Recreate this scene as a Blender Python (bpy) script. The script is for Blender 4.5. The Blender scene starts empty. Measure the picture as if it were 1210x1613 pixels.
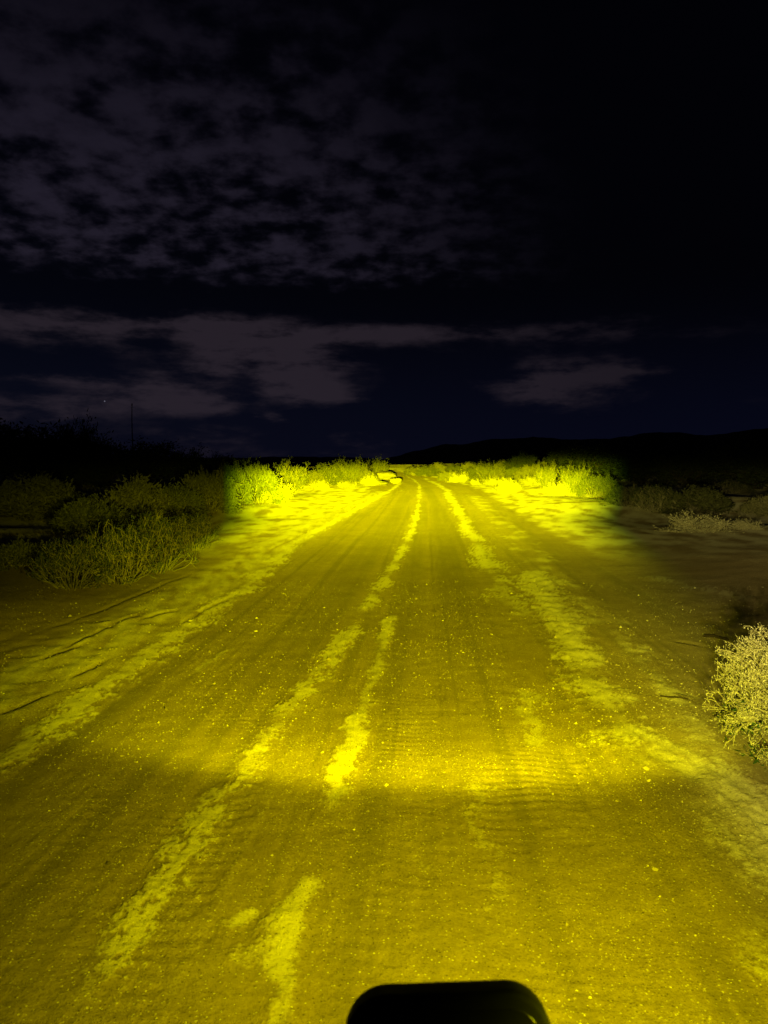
import bpy, math, random
import numpy as np
from mathutils import Vector, Matrix

R = math.radians
sc = bpy.context.scene
COL = sc.collection

# ------------------------------------------------------------------ camera
CAM_H = 1.5
YAW = R(3.1)                 # the phone looks a little left of the road axis (+Y)
F_PX = 1212.0                # focal length in photograph pixels (1210 x 1613)
HORIZ = 756.0
PITCH = math.atan((806.5 - HORIZ) / F_PX)
cd = bpy.data.cameras.new('camera')
cam = bpy.data.objects.new('camera', cd); COL.objects.link(cam)
cam.location = (0, 0, CAM_H)
cam.rotation_euler = (R(90) - PITCH, 0, YAW)
cd.sensor_fit = 'VERTICAL'; cd.sensor_height = 34.6; cd.lens = 34.6 * F_PX / 1613.0
cd.clip_start = 0.02; cd.clip_end = 20000
cd.dof.use_dof = True; cd.dof.focus_distance = 9.0; cd.dof.aperture_fstop = 7.3
sc.camera = cam

# ------------------------------------------------------------------ render settings
sc.render.engine = 'CYCLES'
sc.view_settings.view_transform = 'Standard'
sc.view_settings.look = 'None'
sc.view_settings.exposure = 0.0
sc.view_settings.gamma = 1.0
sc.view_settings.use_curve_mapping = False
sc.cycles.use_denoising = True
sc.cycles.denoiser = 'OPENIMAGEDENOISE'
sc.cycles.denoising_input_passes = 'RGB_ALBEDO_NORMAL'
sc.cycles.max_bounces = 4
sc.cycles.diffuse_bounces = 2
sc.cycles.transparent_max_bounces = 4
sc.cycles.sample_clamp_indirect = 3.0
sc.cycles.pixel_filter_type = 'BLACKMAN_HARRIS'


class NT:
    """small helper for writing node trees"""
    def __init__(self, tree):
        self.t = tree; self.n = tree.nodes; self.l = tree.links
        self.n.clear()

    def node(self, kind, **kw):
        nd = self.n.new(kind)
        for k, v in kw.items():
            setattr(nd, k, v)
        return nd

    def put(self, sock, v):
        if hasattr(v, 'node') or isinstance(v, bpy.types.NodeSocket):
            self.l.new(v, sock)
        elif v is not None:
            sock.default_value = v

    def m(self, op, a, b=None, c=None, clamp=False):
        nd = self.node('ShaderNodeMath', operation=op, use_clamp=clamp)
        self.put(nd.inputs[0], a)
        if b is not None: self.put(nd.inputs[1], b)
        if c is not None: self.put(nd.inputs[2], c)
        return nd.outputs[0]

    def vm(self, op, a, b=None, s=None):
        nd = self.node('ShaderNodeVectorMath', operation=op)
        self.put(nd.inputs[0], a)
        if b is not None: self.put(nd.inputs[1], b)
        if s is not None: self.put(nd.inputs['Scale'], s)
        return nd.outputs['Value'] if op in ('DOT_PRODUCT', 'LENGTH') else nd.outputs[0]

    def smooth(self, v, lo, hi, o0=0.0, o1=1.0):
        nd = self.node('ShaderNodeMapRange', interpolation_type='SMOOTHSTEP')
        self.put(nd.inputs[0], v)
        for i, q in enumerate((lo, hi, o0, o1)): self.put(nd.inputs[1 + i], q)
        return nd.outputs[0]

    def noise(self, vec, scale, detail=3.0, rough=0.55, dim='3D', dist=0.0):
        nd = self.node('ShaderNodeTexNoise', noise_dimensions=dim)
        self.put(nd.inputs['Vector'], vec)
        nd.inputs['Scale'].default_value = scale
        nd.inputs['Detail'].default_value = detail
        nd.inputs['Roughness'].default_value = rough
        nd.inputs['Distortion'].default_value = dist
        return nd.outputs[0]

    def mix(self, f, a, b, kind='MIX'):
        nd = self.node('ShaderNodeMix', data_type='RGBA', blend_type=kind)
        self.put(nd.inputs[0], f); self.put(nd.inputs[6], a); self.put(nd.inputs[7], b)
        return nd.outputs[2]


def c4(r, g, b): return (r, g, b, 1.0)


# ------------------------------------------------------------------ night sky
def px_dir(px, py):
    v = Vector(((px - 605.0) / F_PX, (806.5 - py) / F_PX, -1.0))
    return (cam.rotation_euler.to_matrix() @ v).normalized()


def px_azel(px, py):
    d = px_dir(px, py)
    return math.atan2(d.x, d.y), math.asin(d.z)


MOON_AZ, MOON_EL = R(-62), R(24)        # the sky glows from the left
w = bpy.data.worlds.new('World'); sc.world = w; w.use_nodes = True
T = NT(w.node_tree)
out = T.node('ShaderNodeOutputWorld'); bg = T.node('ShaderNodeBackground')
T.l.new(bg.outputs[0], out.inputs[0])
sky = T.node('ShaderNodeTexSky', sky_type='NISHITA')
sky.sun_disc = False
sky.sun_elevation = R(-4.0)
sky.sun_rotation = MOON_AZ
tc = T.node('ShaderNodeTexCoord').outputs['Generated']
sx = T.node('ShaderNodeSeparateXYZ'); T.l.new(tc, sx.inputs[0])
X, Y, Z = sx.outputs
az = T.m('ARCTAN2', X, Y)
el = T.m('ARCSINE', Z)
# clear night sky: deep blue near the horizon, black overhead
skyc = T.vm('MULTIPLY', sky.outputs[0], (0.30, 0.42, 1.0))
skyc = T.vm('SCALE', skyc, s=0.02)
hor = T.smooth(el, R(15), R(-1), 0.0, 1.0)
base = T.mix(hor, c4(0.0004, 0.0004, 0.0009), c4(0.0018, 0.0024, 0.0088))
skyc = T.vm('ADD', skyc, base)
# glow falls away from the left
gd = Vector((math.sin(R(-28)) * math.cos(R(10)), math.cos(R(-28)) * math.cos(R(10)), math.sin(R(10))))
dotg = T.vm('DOT_PRODUCT', tc, tuple(gd))
glow = T.smooth(dotg, 0.60, 1.0, 0.02, 1.0)
# high broken cloud, projected on a flat layer overhead
zz = T.m('ADD', T.m('MAXIMUM', Z, 0.02), 0.22)
cmb = T.node('ShaderNodeCombineXYZ')
T.l.new(T.m('DIVIDE', X, zz), cmb.inputs[0]); T.l.new(T.m('DIVIDE', Y, zz), cmb.inputs[1])
P = cmb.outputs[0]
n_big = T.noise(P, 2.6, 3.0)
n_cell = T.noise(P, 13.0, 4.0, 0.55)
cover = T.m('ADD', T.m('MULTIPLY', n_big, 0.75), T.m('MULTIPLY', n_cell, 0.9))
deck = T.smooth(cover, 0.64, 0.96)
deck = T.m('MULTIPLY', deck, T.smooth(T.m('ADD', el, T.m('MULTIPLY', T.m('SUBTRACT', n_cell, 0.5), 0.05)), R(13.6), R(15.6)))
deck = T.m('MULTIPLY', deck, T.smooth(dotg, 0.76, 0.97, 0.0, 1.0))
deck = T.m('MULTIPLY', deck, T.smooth(n_cell, 0.25, 0.75, 0.55, 1.15))
deck = T.m('MULTIPLY', deck, T.smooth(el, R(34), R(17), 0.22, 1.0))
# low flat cloud banks, warped ellipses in bearing and height
wv = T.node('ShaderNodeCombineXYZ')
T.l.new(T.m('MULTIPLY', az, 1.0), wv.inputs[0]); T.l.new(T.m('MULTIPLY', el, 3.2), wv.inputs[1])
wn = T.noise(wv.outputs[0], 7.0, 6.0, 0.6)
wn2 = T.noise(T.vm('ADD', wv.outputs[0], (7.3, 2.1, 0.0)), 5.0, 6.0, 0.6)
wn3 = T.noise(T.vm('ADD', wv.outputs[0], (1.3, 5.1, 0.0)), 9.0, 6.0, 0.62)
waz = T.m('ADD', az, T.m('MULTIPLY', T.m('SUBTRACT', wn, 0.5), 0.16))
wel = T.m('ADD', el, T.m('MULTIPLY', T.m('SUBTRACT', wn2, 0.5), 0.055))
BANKS = [(130, 512, 350, 24, .85), (500, 524, 240, 20, .72), (420, 578, 135, 46, 1.05), (225, 612, 105, 30, .75),
         (310, 640, 55, 18, .6), (80, 650, 115, 24, .75), (495, 620, 62, 20, .8), (885, 606, 92, 36, 1.6),
         (985, 590, 60, 13, .6), (960, 522, 280, 22, .55), (540, 690, 60, 13, .75),
         (310, 694, 90, 20, .7), (430, 658, 22, 8, .7), (1200, 622, 42, 16, .5), (640, 716, 300, 12, .45),
         (90, 592, 150, 10, .5), (-20, 690, 110, 24, .6), (-330, 600, 200, 30, .7), (-300, 500, 200, 26, .7)]
tot = None
for (bx, by, rx, ry, am) in BANKS:
    a0, e0 = px_azel(bx, by)
    u = T.m('DIVIDE', T.m('SUBTRACT', waz, a0), rx / F_PX)
    v = T.m('DIVIDE', T.m('SUBTRACT', wel, e0), ry / F_PX)
    q = T.m('ADD', T.m('MULTIPLY', u, u), T.m('MULTIPLY', v, v))
    g = T.m('MULTIPLY', T.m('POWER', 2.71828, T.m('MULTIPLY', q, -0.9)), am)
    tot = g if tot is None else T.m('ADD', tot, g)
bank = T.smooth(T.m('MULTIPLY', tot, T.smooth(wn3, 0.32, 0.68, 0.35, 1.35)), 0.20, 1.05)
glow2 = T.smooth(dotg, 0.55, 0.98, 0.35, 1.0)
cl1 = T.vm('SCALE', (0.0118, 0.0095, 0.0165), s=T.m('MULTIPLY', deck, glow))
cl2 = T.vm('SCALE', (0.0176, 0.0130, 0.0182), s=T.m('MULTIPLY', bank, glow2))
skyc = T.vm('SCALE', skyc, s=T.m('SUBTRACT', 1.0, T.m('MULTIPLY', bank, 0.6)))
skyc = T.vm('ADD', T.vm('ADD', skyc, cl1), cl2)
# one star low on the left
sd = px_dir(165, 632)
star = T.smooth(T.vm('DOT_PRODUCT', tc, tuple(sd)), 1 - 4.0e-7, 1 - 1.0e-7)
skyc = T.vm('ADD', skyc, T.vm('SCALE', (0.10, 0.10, 0.13), s=star))
T.l.new(skyc, bg.inputs[0]); bg.inputs[1].default_value = 1.0

# faint moonlight through the cloud
ld = bpy.data.lights.new('moonlight', 'SUN'); ld.energy = 0.004; ld.angle = R(12); ld.color = (0.85, 0.9, 1.0)
lo = bpy.data.objects.new('moonlight', ld); COL.objects.link(lo)
md = Vector((math.sin(MOON_AZ) * math.cos(MOON_EL), math.cos(MOON_AZ) * math.cos(MOON_EL), math.sin(MOON_EL)))
lo.rotation_euler = md.to_track_quat('Z', 'Y').to_euler()

# ------------------------------------------------------------------ noise in numpy
rng = np.random.default_rng(11)
_perm = rng.permutation(4096)
_ga = rng.uniform(0, 2 * np.pi, 4096)
_gx, _gy = np.cos(_ga), np.sin(_ga)


def perlin(x, y, seed=0):
    xi = np.floor(x).astype(np.int64); yi = np.floor(y).astype(np.int64)
    xf = x - xi; yf = y - yi
    u = xf * xf * xf * (xf * (xf * 6 - 15) + 10); v = yf * yf * yf * (yf * (yf * 6 - 15) + 10)

    def g(ix, iy, fx, fy):
        h = _perm[(_perm[(ix + seed * 131) & 4095] + iy * 7 + seed * 17) & 4095]
        return _gx[h] * fx + _gy[h] * fy
    a = g(xi, yi, xf, yf); b = g(xi + 1, yi, xf - 1, yf)
    c = g(xi, yi + 1, xf, yf - 1); d = g(xi + 1, yi + 1, xf - 1, yf - 1)
    return (a + u * (b - a) + v * ((c + u * (d - c)) - (a + u * (b - a)))) * 1.5


def fbm(x, y, octaves=4, seed=0, gain=0.5, spacing=None, wl=1.0):
    """gradient noise sum; octaves finer than the local mesh spacing fade out"""
    t = np.zeros_like(x); a = 1.0
    for o in range(octaves):
        n = perlin(x * 2 ** o, y * 2 ** o, seed + o)
        if spacing is not None:
            n = n * np.clip((wl / 2 ** o) / (spacing * 3.0) - 0.35, 0, 1)
        t += a * n; a *= gain
    return t


def sstep(e0, e1, x):
    t = np.clip((x - e0) / (e1 - e0), 0, 1)
    return t * t * (3 - 2 * t)


# ------------------------------------------------------------------ terrain
def road_x(y):
    t = np.maximum(np.asarray(y, float) - 38.0, 0)
    return 0.10 - 0.0085 * t * t / (1 + t * 0.012)


SLOPE = 0.022


def z_macro(x, y):
    """large shape: the track climbs gently away from the camera"""
    x = np.asarray(x, float); y = np.asarray(y, float)
    t = y - 8.0
    up = SLOPE * (0.5 * (t + np.sqrt(t * t + 9.0)))
    c = np.clip(y - 15.0, 0, 65.0)
    up = up + .00033 * c * c + np.maximum(y - 80.0, 0) * .0429
    far = np.maximum(y - 76.0, 0)
    up = up - 0.085 * far * far / (far + 12.0)
    up = np.maximum(up, -3.0)
    off = np.maximum(np.abs(x - road_x(y)) - 3.0, 0)
    side = 0.25 * (1 - np.exp(-off / 9.0)) + fbm(x / 9.0, y / 9.0, 2, 5) * 0.28 * sstep(0, 5, off) * sstep(4, 14, np.abs(y) + np.abs(x))
    return up + side


def at(px, py, dist=None):
    """where the sight line of a photograph pixel meets the large terrain shape"""
    d = px_dir(px, py); o = Vector((0, 0, CAM_H))
    if dist is not None:
        k = dist / math.hypot(d.x, d.y)
        return o + d * k
    prev = 1.0; r = 1.0
    while r < 120:
        p = o + d * r
        if p.z < float(z_macro(np.array([p.x]), np.array([p.y]))[0]):
            lo_, hi_ = prev, r
            for _ in range(24):
                mid = 0.5 * (lo_ + hi_); p = o + d * mid
                if p.z < float(z_macro(np.array([p.x]), np.array([p.y]))[0]): hi_ = mid
                else: lo_ = mid
            return o + d * hi_
        prev = r; r *= 1.012
    return o + d * 85.0


def line(pts):
    return np.array([[at(*p).x, at(*p).y] for p in pts])


def dist_poly(x, y, P):
    best = np.full(x.shape, 1e9)
    along = np.zeros(x.shape); acc = 0.0
    for (a, b) in zip(P[:-1], P[1:]):
        d = b - a; L2 = float(d @ d)
        t = np.clip(((x - a[0]) * d[0] + (y - a[1]) * d[1]) / L2, 0, 1)
        q = np.hypot(x - a[0] - t * d[0], y - a[1] - t * d[1])
        k = q < best
        best = np.where(k, q, best); along = np.where(k, acc + t * math.sqrt(L2), along)
        acc += math.sqrt(L2)
    return best, along, acc


# ridges of loose pale sand thrown up between the wheel tracks: pixels, half width, height, paleness, raggedness
RIDGES = [
    ([(640, 750), (653, 756), (661, 764), (660, 790), (652, 825), (640, 855), (606, 915), (556, 985), (520, 1035), (468, 1100), (420, 1165), (365, 1235), (300, 1320), (232, 1410), (175, 1490), (105, 1612)], .062, .018, .85, 1.1),
    ([(622, 753), (632, 760), (622, 768), (575, 795), (520, 826), (462, 858), (404, 912), (345, 955), (270, 1005), (195, 1060), (120, 1112), (60, 1160), (-60, 1250)], .095, .026, .95, .9),
    ([(618, 965), (612, 990), (590, 1060), (570, 1120), (552, 1170), (534, 1225), (516, 1290)], .055, .018, 1.0, .6),
    ([(488, 1372), (470, 1430), (448, 1510), (428, 1612), (405, 1700)], .050, .018, 1.0, .5),
    ([(366, 1462), (392, 1448), (420, 1432)], .028, .010, .75, .7),
    ([(470, 1440), (430, 1490), (380, 1530)], .05, .008, .45, 1.2),
    ([(668, 753), (688, 762), (704, 772), (728, 815), (752, 858), (790, 925), (838, 1000)], .13, .022, .85, 1.0),
    ([(838, 900), (872, 960), (905, 1030), (945, 1100), (985, 1170), (1010, 1195)], .16, .026, .95, .9),
    ([(960, 990), (1010, 1050), (1060, 1110), (1110, 1165), (1150, 1230), (1215, 1310), (1260, 1390)], .10, .020, .70, .9),
    ([(818, 1080), (832, 1120), (850, 1185)], .085, .012, .75, .9),
    ([(748, 1200), (760, 1285), (778, 1380), (798, 1470), (812, 1545)], .040, .010, .42, 1.2),
    ([(1100, 1285), (1145, 1345), (1195, 1400), (1260, 1460)], .045, .012, .65, 1.1),
    ([(1205, 1440), (1190, 1500), (1220, 1560)], .07, .010, .55, 1.3),
    ([(365, 1020), (330, 1042), (300, 1062)], .03, .006, .55, .9),
    ([(470, 905), (440, 945), (410, 975)], .04, .008, .35, 1.2),
    ([(640, 1340), (670, 1375)], .02, .006, .35, 1.0),
    ([(560, 800), (600, 785), (635, 772)], .05, .012, .5, 1.0),
    ([(1020, 905), (1100, 925), (1215, 960)], .12, .014, .45, 1.2),
    ([(250, 1300), (200, 1345), (120, 1470)], .03, .006, .30, 1.4),
]
RIDGES = [(line(p), w_, h_, a_, r_) for (p, w_, h_, a_, r_) in RIDGES]
# dark scored edges in the left bank
SCORES = [
    [(0, 1018), (80, 990), (170, 958), (260, 920), (330, 895)],
    [(30, 1056), (110, 1028), (160, 1012)],
    [(-20, 1140), (60, 1105), (115, 1086)],
    [(90, 1082), (140, 1060), (180, 1038)],
    [(210, 985), (250, 972), (300, 962)],
    [(270, 995), (320, 965), (380, 935)],
    [(140, 1000), (190, 982), (240, 966)],
    [(395, 885), (440, 862), (490, 838)],
    [(1050, 1008), (1090, 1014), (1120, 1020)],
    [(60, 1045), (130, 1012), (210, 975)],
]
SCORES = [line(p) for p in SCORES]
# bands of lug marks pressed by tyres
TREADS = [
    ([(700, 790), (735, 900), (775, 1020), (810, 1150), (845, 1300), (880, 1450), (910, 1620)], .30),
    ([(600, 830), (540, 920), (450, 1040), (340, 1180), (240, 1310), (90, 1520), (0, 1640)], .42),
    ([(675, 800), (665, 950), (650, 1100), (640, 1250), (625, 1420), (610, 1620)], .20),
]
TREADS = [(line(p), w_) for (p, w_) in TREADS]
LANES = [([(672, 768), (690, 800), (708, 880), (722, 960), (735, 1050), (742, 1130), (748, 1210)], .26, .75),
         ([(640, 780), (590, 860), (520, 950), (430, 1050), (340, 1150), (250, 1260), (140, 1420)], .30, .55),
         ([(668, 790), (655, 900), (640, 1000), (625, 1100), (612, 1190)], .16, .45)]
LANES = [(line(p), w_, a_) for (p, w_, a_) in LANES]
BANK_L = line([(600, 775), (500, 828), (420, 868), (320, 930), (190, 1000), (80, 1060), (-80, 1130)])
BANK_R = line([(745, 780), (820, 850), (880, 930), (950, 1030), (1040, 1130), (1140, 1240), (1230, 1360)])


def ground_fields(x, y, sp):
    """height and surface fields; sp is the local mesh spacing"""
    z = z_macro(x, y)
    dc = x - road_x(y)
    r = np.hypot(x, y)
    # ragged wander shared by everything
    wx = fbm(x * 2.2, y * 2.2, 3, 21) * .06
    onroad = 1 - sstep(2.3, 3.2, np.abs(dc) + wx * 3)
    dust_light = np.zeros_like(x); tread = np.zeros_like(x)
    n1 = fbm(x * 9, y * 5, 4, 31)
    n2 = fbm(x * 24, y * 15, 3, 41)
    n3 = fbm(x * 1.7, y * .9, 3, 51)
    n4 = fbm(x * 60, y * 45, 2, 55)
    for (P, hw, hh, am, rag) in RIDGES:
        d, s, L = dist_poly(x + wx * .7, y, P)
        hw_ = hw * (1.15 + .45 * n3) * (1 + .55 * sstep(4.5, 10, y)); rag_ = rag * (1 - .45 * sstep(8, 20, y))
        e = d / hw_ + (n1 * .8 + n2 * .7 + n4 * .6) * rag_
        m = 1 - sstep(.0, 1.6, e)
        tl = min(.12 * L, .3)
        end = sstep(0, tl, s) * sstep(0, tl, L - s)
        m = m * (0.25 + .75 * end) * np.clip(.95 + n3 * .9 * rag_, .25, 1.2)
        dust_light = np.maximum(dust_light, m * am)
        z = z + .40 * hh * m * (.75 + .5 * n1) - .15 * hh * np.exp(-((d - hw * 1.9) / (hw * .7)) ** 2) * onroad
    # broad pale banks on both sides
    dl, _, _ = dist_poly(x + wx, y, BANK_L)
    stretch = fbm(x * 5.0 + y * 1.2, (y - x * .4) * .9, 4, 61)
    ml = (1 - sstep(.25, .78, dl + stretch * .22)) * np.clip(.80 + stretch * .5, 0, 1)
    dust_light = np.maximum(dust_light, ml * .72)
    z = z + .035 * (1 - sstep(.1, .9, dl)) + .008 * stretch * ml
    dr, _, _ = dist_poly(x + wx, y, BANK_R)
    mr = (1 - sstep(.15, .62, dr + (n1 * .16 + stretch * .2))) * np.clip(.55 + n3 * 1.0, 0, 1)
    dust_light = np.maximum(dust_light, mr * .62)
    z = z + .03 * (1 - sstep(.1, .8, dr)) + .010 * n1 * mr
    for P in SCORES:
        d, s, L = dist_poly(x + wx * .18, y + wx * .1, P)
        taper = sstep(0, .35 * L, s) * sstep(0, .35 * L, L - s)
        m = (1 - sstep(.0, .040, d + n2 * .012)) * taper
        z = z - .018 * m + .005 * np.exp(-((d - .09) / .05) ** 2) * taper
        dust_light = dust_light * (1 - .6 * m)
    for (P, hw) in TREADS:
        d, s, L = dist_poly(x, y, P)
        m = (1 - sstep(hw * .75, hw * 1.05, d + n1 * .08)) * np.clip(.45 + n3 * 1.1, 0, 1)
        vis = np.clip(.075 / (sp * 2.4) - .3, 0, 1)
        ph = s * 2 * np.pi / .078 + fbm(x * 1.5, y * 1.5, 2, 77) * 5.5 + 5.0 * d
        lug = np.sin(ph) * .5 + .5
        z = z + (lug - .5) * .0042 * m * vis * (1 - dust_light * .7) - .006 * m
        tread = np.maximum(tread, m)
        dust_light = np.maximum(dust_light, .32 * (lug ** 3) * m * vis)
        rib = np.sin(d * 2 * np.pi / .085) * .003 * m
        z = z + rib * sstep(6, 14, r)
    # long faint streaks left by tyres
    st = fbm(dc * 5 + .25, y * .07 + 3, 2, 111, .6)
    th = fbm(dc * 21 + y * .05, y * .10 + 7, 2, 117, .6) * np.clip(.7 + n3, .2, 1.3)
    dust_light = np.maximum(dust_light, np.clip(.05 + .28 * st + .34 * th + .08 * n1, 0, .30) * onroad)
    z = z + .0016 * th * onroad
    pack = np.clip(-.9 * st - .9 * th, 0, .6) * onroad
    for (P, hw, am) in LANES:
        d, s, L = dist_poly(x + .3 * wx, y, P)
        pack = np.maximum(pack, am * (1 - sstep(hw * .55, hw * 1.15, d + .05 * n3)) * sstep(0, .2 * L, L - s) * np.clip(.8 + .9 * th, 0, 1.2))
    tread = np.clip(pack, 0, 1)
    # loose grit and clods
    z = z + fbm(x / .05, y / .05, 3, 81, .6, sp, .05) * .0018
    z = z + fbm(x / .22, y / .22, 3, 85, .55, sp, .22) * (.0022 + .008 * (1 - onroad) + .005 * dust_light)
    clod = sstep(9, 20, r) * (1 - onroad * .75)
    z = z + fbm(x / .8, y / .55, 3, 91, .6, sp, .6) * (.014 * clod + .005 * (1 - onroad))
    dust_light = np.maximum(dust_light, .95 * clod * np.clip(.72 + .7 * fbm(x / .5, y / 1.2, 4, 95), 0, 1) * (1 - onroad))  # pale far sand, paled further in colour to brighten the beam's pool
    return z, np.clip(dust_light, 0, 1), tread, onroad


dep = np.concatenate([np.radians(np.linspace(52, 3.0, 690)), np.radians(3.0) * (np.radians(.9) / np.radians(3.0)) ** (np.linspace(0, 1, 110)[1:])])
rr = CAM_H / np.tan(dep)                     # 1.17 m .. 95 m
rr = np.concatenate([rr, 95 * (3600 / 95) ** np.linspace(0, 1, 40)[1:]])
fine = np.radians(np.linspace(-40, 40, 760)) - YAW
rest = np.radians(np.linspace(40, 320, 60)[1:-1]) - YAW
ang = np.concatenate([fine, rest])
A, RR = np.meshgrid(ang, rr)
GX = RR * np.sin(A); GY = RR * np.cos(A)
drow = np.gradient(rr)[:, None] * np.ones_like(A)
SP = np.maximum(drow, RR * np.radians(80 / 760))
gz, g_dust_light, g_tread, g_road = ground_fields(GX.ravel(), GY.ravel(), SP.ravel())
gz = gz.reshape(GX.shape)
gz[RR > 400] = np.minimum(gz[RR > 400], -1.0)
gverts = np.stack([GX.ravel(), GY.ravel(), gz.ravel()], 1)
nr, nc = GX.shape
I, J = np.meshgrid(np.arange(nr - 1), np.arange(nc), indexing='ij')
J2 = (J + 1) % nc
gfaces = np.stack([I * nc + J, (I + 1) * nc + J, (I + 1) * nc + J2, I * nc + J2], -1).reshape(-1, 4)
onr = np.abs(GX - road_x(GY)).ravel()[gfaces].mean(1) < 2.75
inr = GY.ravel()[gfaces].mean(1)
road_f = onr & (inr > 0) & (inr < 82)


def mesh_np(name, verts, faces, attrs=None, smooth=True):
    """faces: (n,k) int array with k = 3 or 4"""
    me = bpy.data.meshes.new(name)
    k = faces.shape[1]; n = len(faces)
    me.vertices.add(len(verts)); me.vertices.foreach_set('co', np.ascontiguousarray(verts, np.float32).ravel())
    me.loops.add(n * k); me.loops.foreach_set('vertex_index', np.ascontiguousarray(faces, np.int32).ravel())
    me.polygons.add(n); me.polygons.foreach_set('loop_start', np.arange(0, n * k, k, dtype=np.int32))
    me.polygons.foreach_set('use_smooth', np.full(n, smooth))
    for an, av in (attrs or {}).items():
        at_ = me.attributes.new(an, 'FLOAT', 'POINT'); at_.data.foreach_set('value', np.ascontiguousarray(av, np.float32))
    me.update(calc_edges=True)
    return me


def obj(name, me, mat=None, parent=None, loc=None):
    o = bpy.data.objects.new(name, me); COL.objects.link(o)
    if mat is not None and me is not None and not me.materials: me.materials.append(mat)
    if parent is not None: o.parent = parent
    if loc is not None: o.location = loc
    return o


def tag(o, label=None, cat=None, group=None, kind=None):
    if label: o['label'] = label
    if cat: o['category'] = cat
    if group: o['group'] = group
    if kind: o['kind'] = kind
    return o


def new_mat(name):
    m = bpy.data.materials.new(name); m.use_nodes = True
    return m, NT(m.node_tree)


def surf(t, color, rough=0.9, normal=None, spec=0.1, sandy=0.0):
    b = t.node('ShaderNodeBsdfPrincipled'); o = t.node('ShaderNodeOutputMaterial')
    t.put(b.inputs['Base Color'], color); t.put(b.inputs['Roughness'], rough)
    b.inputs['Specular IOR Level'].default_value = spec
    b.inputs['Diffuse Roughness'].default_value = sandy
    if normal is not None: t.l.new(normal, b.inputs['Normal'])
    t.l.new(b.outputs[0], o.inputs[0])
    return b


def attr(t, name):
    return t.node('ShaderNodeAttribute', attribute_name=name).outputs['Fac']


# ------------------------------------------------------------------ materials
def make_dirt(name, dark, mid, pale):
    m, t = new_mat(name)
    pos = t.node('ShaderNodeNewGeometry').outputs['Position']
    d = attr(t, 'dust_light'); tr = attr(t, 'tread')
    fine_n = t.noise(pos, 75, 5, .65)
    spk = t.noise(pos, 260, 2, .6)
    med = t.noise(pos, 7, 5, .6)
    big = t.noise(pos, .9, 4, .6)
    f = t.m('ADD', t.m('MULTIPLY', fine_n, .7), t.m('MULTIPLY', med, .5))
    base_ = t.mix(t.smooth(f, .40, .82), c4(*dark), c4(*mid))
    base_ = t.mix(t.smooth(big, .35, .7, 0, .5), base_, c4(dark[0] * .9, dark[1] * .86, dark[2] * .8))
    dd = t.m('ADD', d, t.m('MULTIPLY', t.m('SUBTRACT', fine_n, .5), .95))
    base_ = t.mix(t.smooth(dd, .20, .95), base_, c4(*pale))
    base_ = t.mix(t.m('MULTIPLY', tr, t.m('SUBTRACT', .75, t.m('MULTIPLY', d, .6)), clamp=True), base_, c4(dark[0] * .62, dark[1] * .66, dark[2] * .62))
    # scattered pale and dark grains
    vo = t.node('ShaderNodeTexVoronoi'); t.l.new(pos, vo.inputs['Vector']); vo.inputs['Scale'].default_value = 95
    wn_ = t.node('ShaderNodeTexWhiteNoise'); t.l.new(vo.outputs['Color'], wn_.inputs['Vector'])
    close = t.smooth(vo.outputs['Distance'], .42, .25)
    base_ = t.mix(t.m('MULTIPLY', close, t.smooth(wn_.outputs[0], .86, .93, 0, .55)), base_, c4(.72, .66, .52))
    base_ = t.mix(t.m('MULTIPLY', close, t.smooth(wn_.outputs[0], .10, .04, 0, .6)), base_, c4(.06, .045, .03))
    hgt = t.m('ADD', t.m('MULTIPLY', fine_n, .010), t.m('MULTIPLY', spk, .0025))
    hgt = t.m('ADD', hgt, t.m('MULTIPLY', close, .002))
    bp = t.node('ShaderNodeBump'); bp.inputs['Distance'].default_value = 1.0
    t.l.new(t.m('DIVIDE', 1.0, t.m('ADD', 1.0, t.m('MULTIPLY', t.vm('LENGTH', pos), .12))), bp.inputs['Strength'])
    t.l.new(hgt, bp.inputs['Height'])
    surf(t, base_, .95, bp.outputs[0], .03, .5)
    return m


M_ROAD = make_dirt('packed_sand', (.215, .160, .100), (.315, .242, .152), (.49, .425, .305))
M_GROUND = make_dirt('desert_soil', (.205, .148, .090), (.305, .230, .143), (.49, .425, .31))


def split_mesh(name, mask, mat):
    f = gfaces[mask]
    used, inv = np.unique(f.ravel(), return_inverse=True)
    me = mesh_np(name, gverts[used], inv.reshape(-1, 4), {'dust_light': g_dust_light[used], 'tread': g_tread[used]})
    # normals face up
    return tag(obj(name, me, mat), kind='structure')


road = split_mesh('dirt_road', road_f, M_ROAD)
ground = split_mesh('ground', ~road_f, M_GROUND)
for o, lab in ((road, 'sandy dirt road with pale ridges and tyre tracks'), (ground, 'desert ground on both sides of the road')):
    o['label'] = lab

# exact height under things: bilinear look-up in the polar grid
_lr = np.log(rr)


def z_at(x, y):
    r = math.hypot(x, y); a = math.atan2(x, y)
    if not (fine[0] < a < fine[-1]) or r > rr[-2]: return float(z_macro(np.array([x]), np.array([y]))[0])
    j = (a - fine[0]) / (fine[1] - fine[0]); j0 = int(j); fj = j - j0
    i0 = int(np.searchsorted(rr, r)) - 1; i0 = max(0, min(i0, nr - 2)); fi = (r - rr[i0]) / (rr[i0 + 1] - rr[i0])
    return float((gz[i0, j0] * (1 - fj) + gz[i0, j0 + 1] * fj) * (1 - fi) + (gz[i0 + 1, j0] * (1 - fj) + gz[i0 + 1, j0 + 1] * fj) * fi)


# ------------------------------------------------------------------ vehicle lamps (beams from just below the frame)
LAMP = Vector((.36, .60, 1.06))          # right lamp, outside the lower right corner of the view
LAMP_L = Vector((-.40, .60, 1.06))       # left lamp


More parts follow.
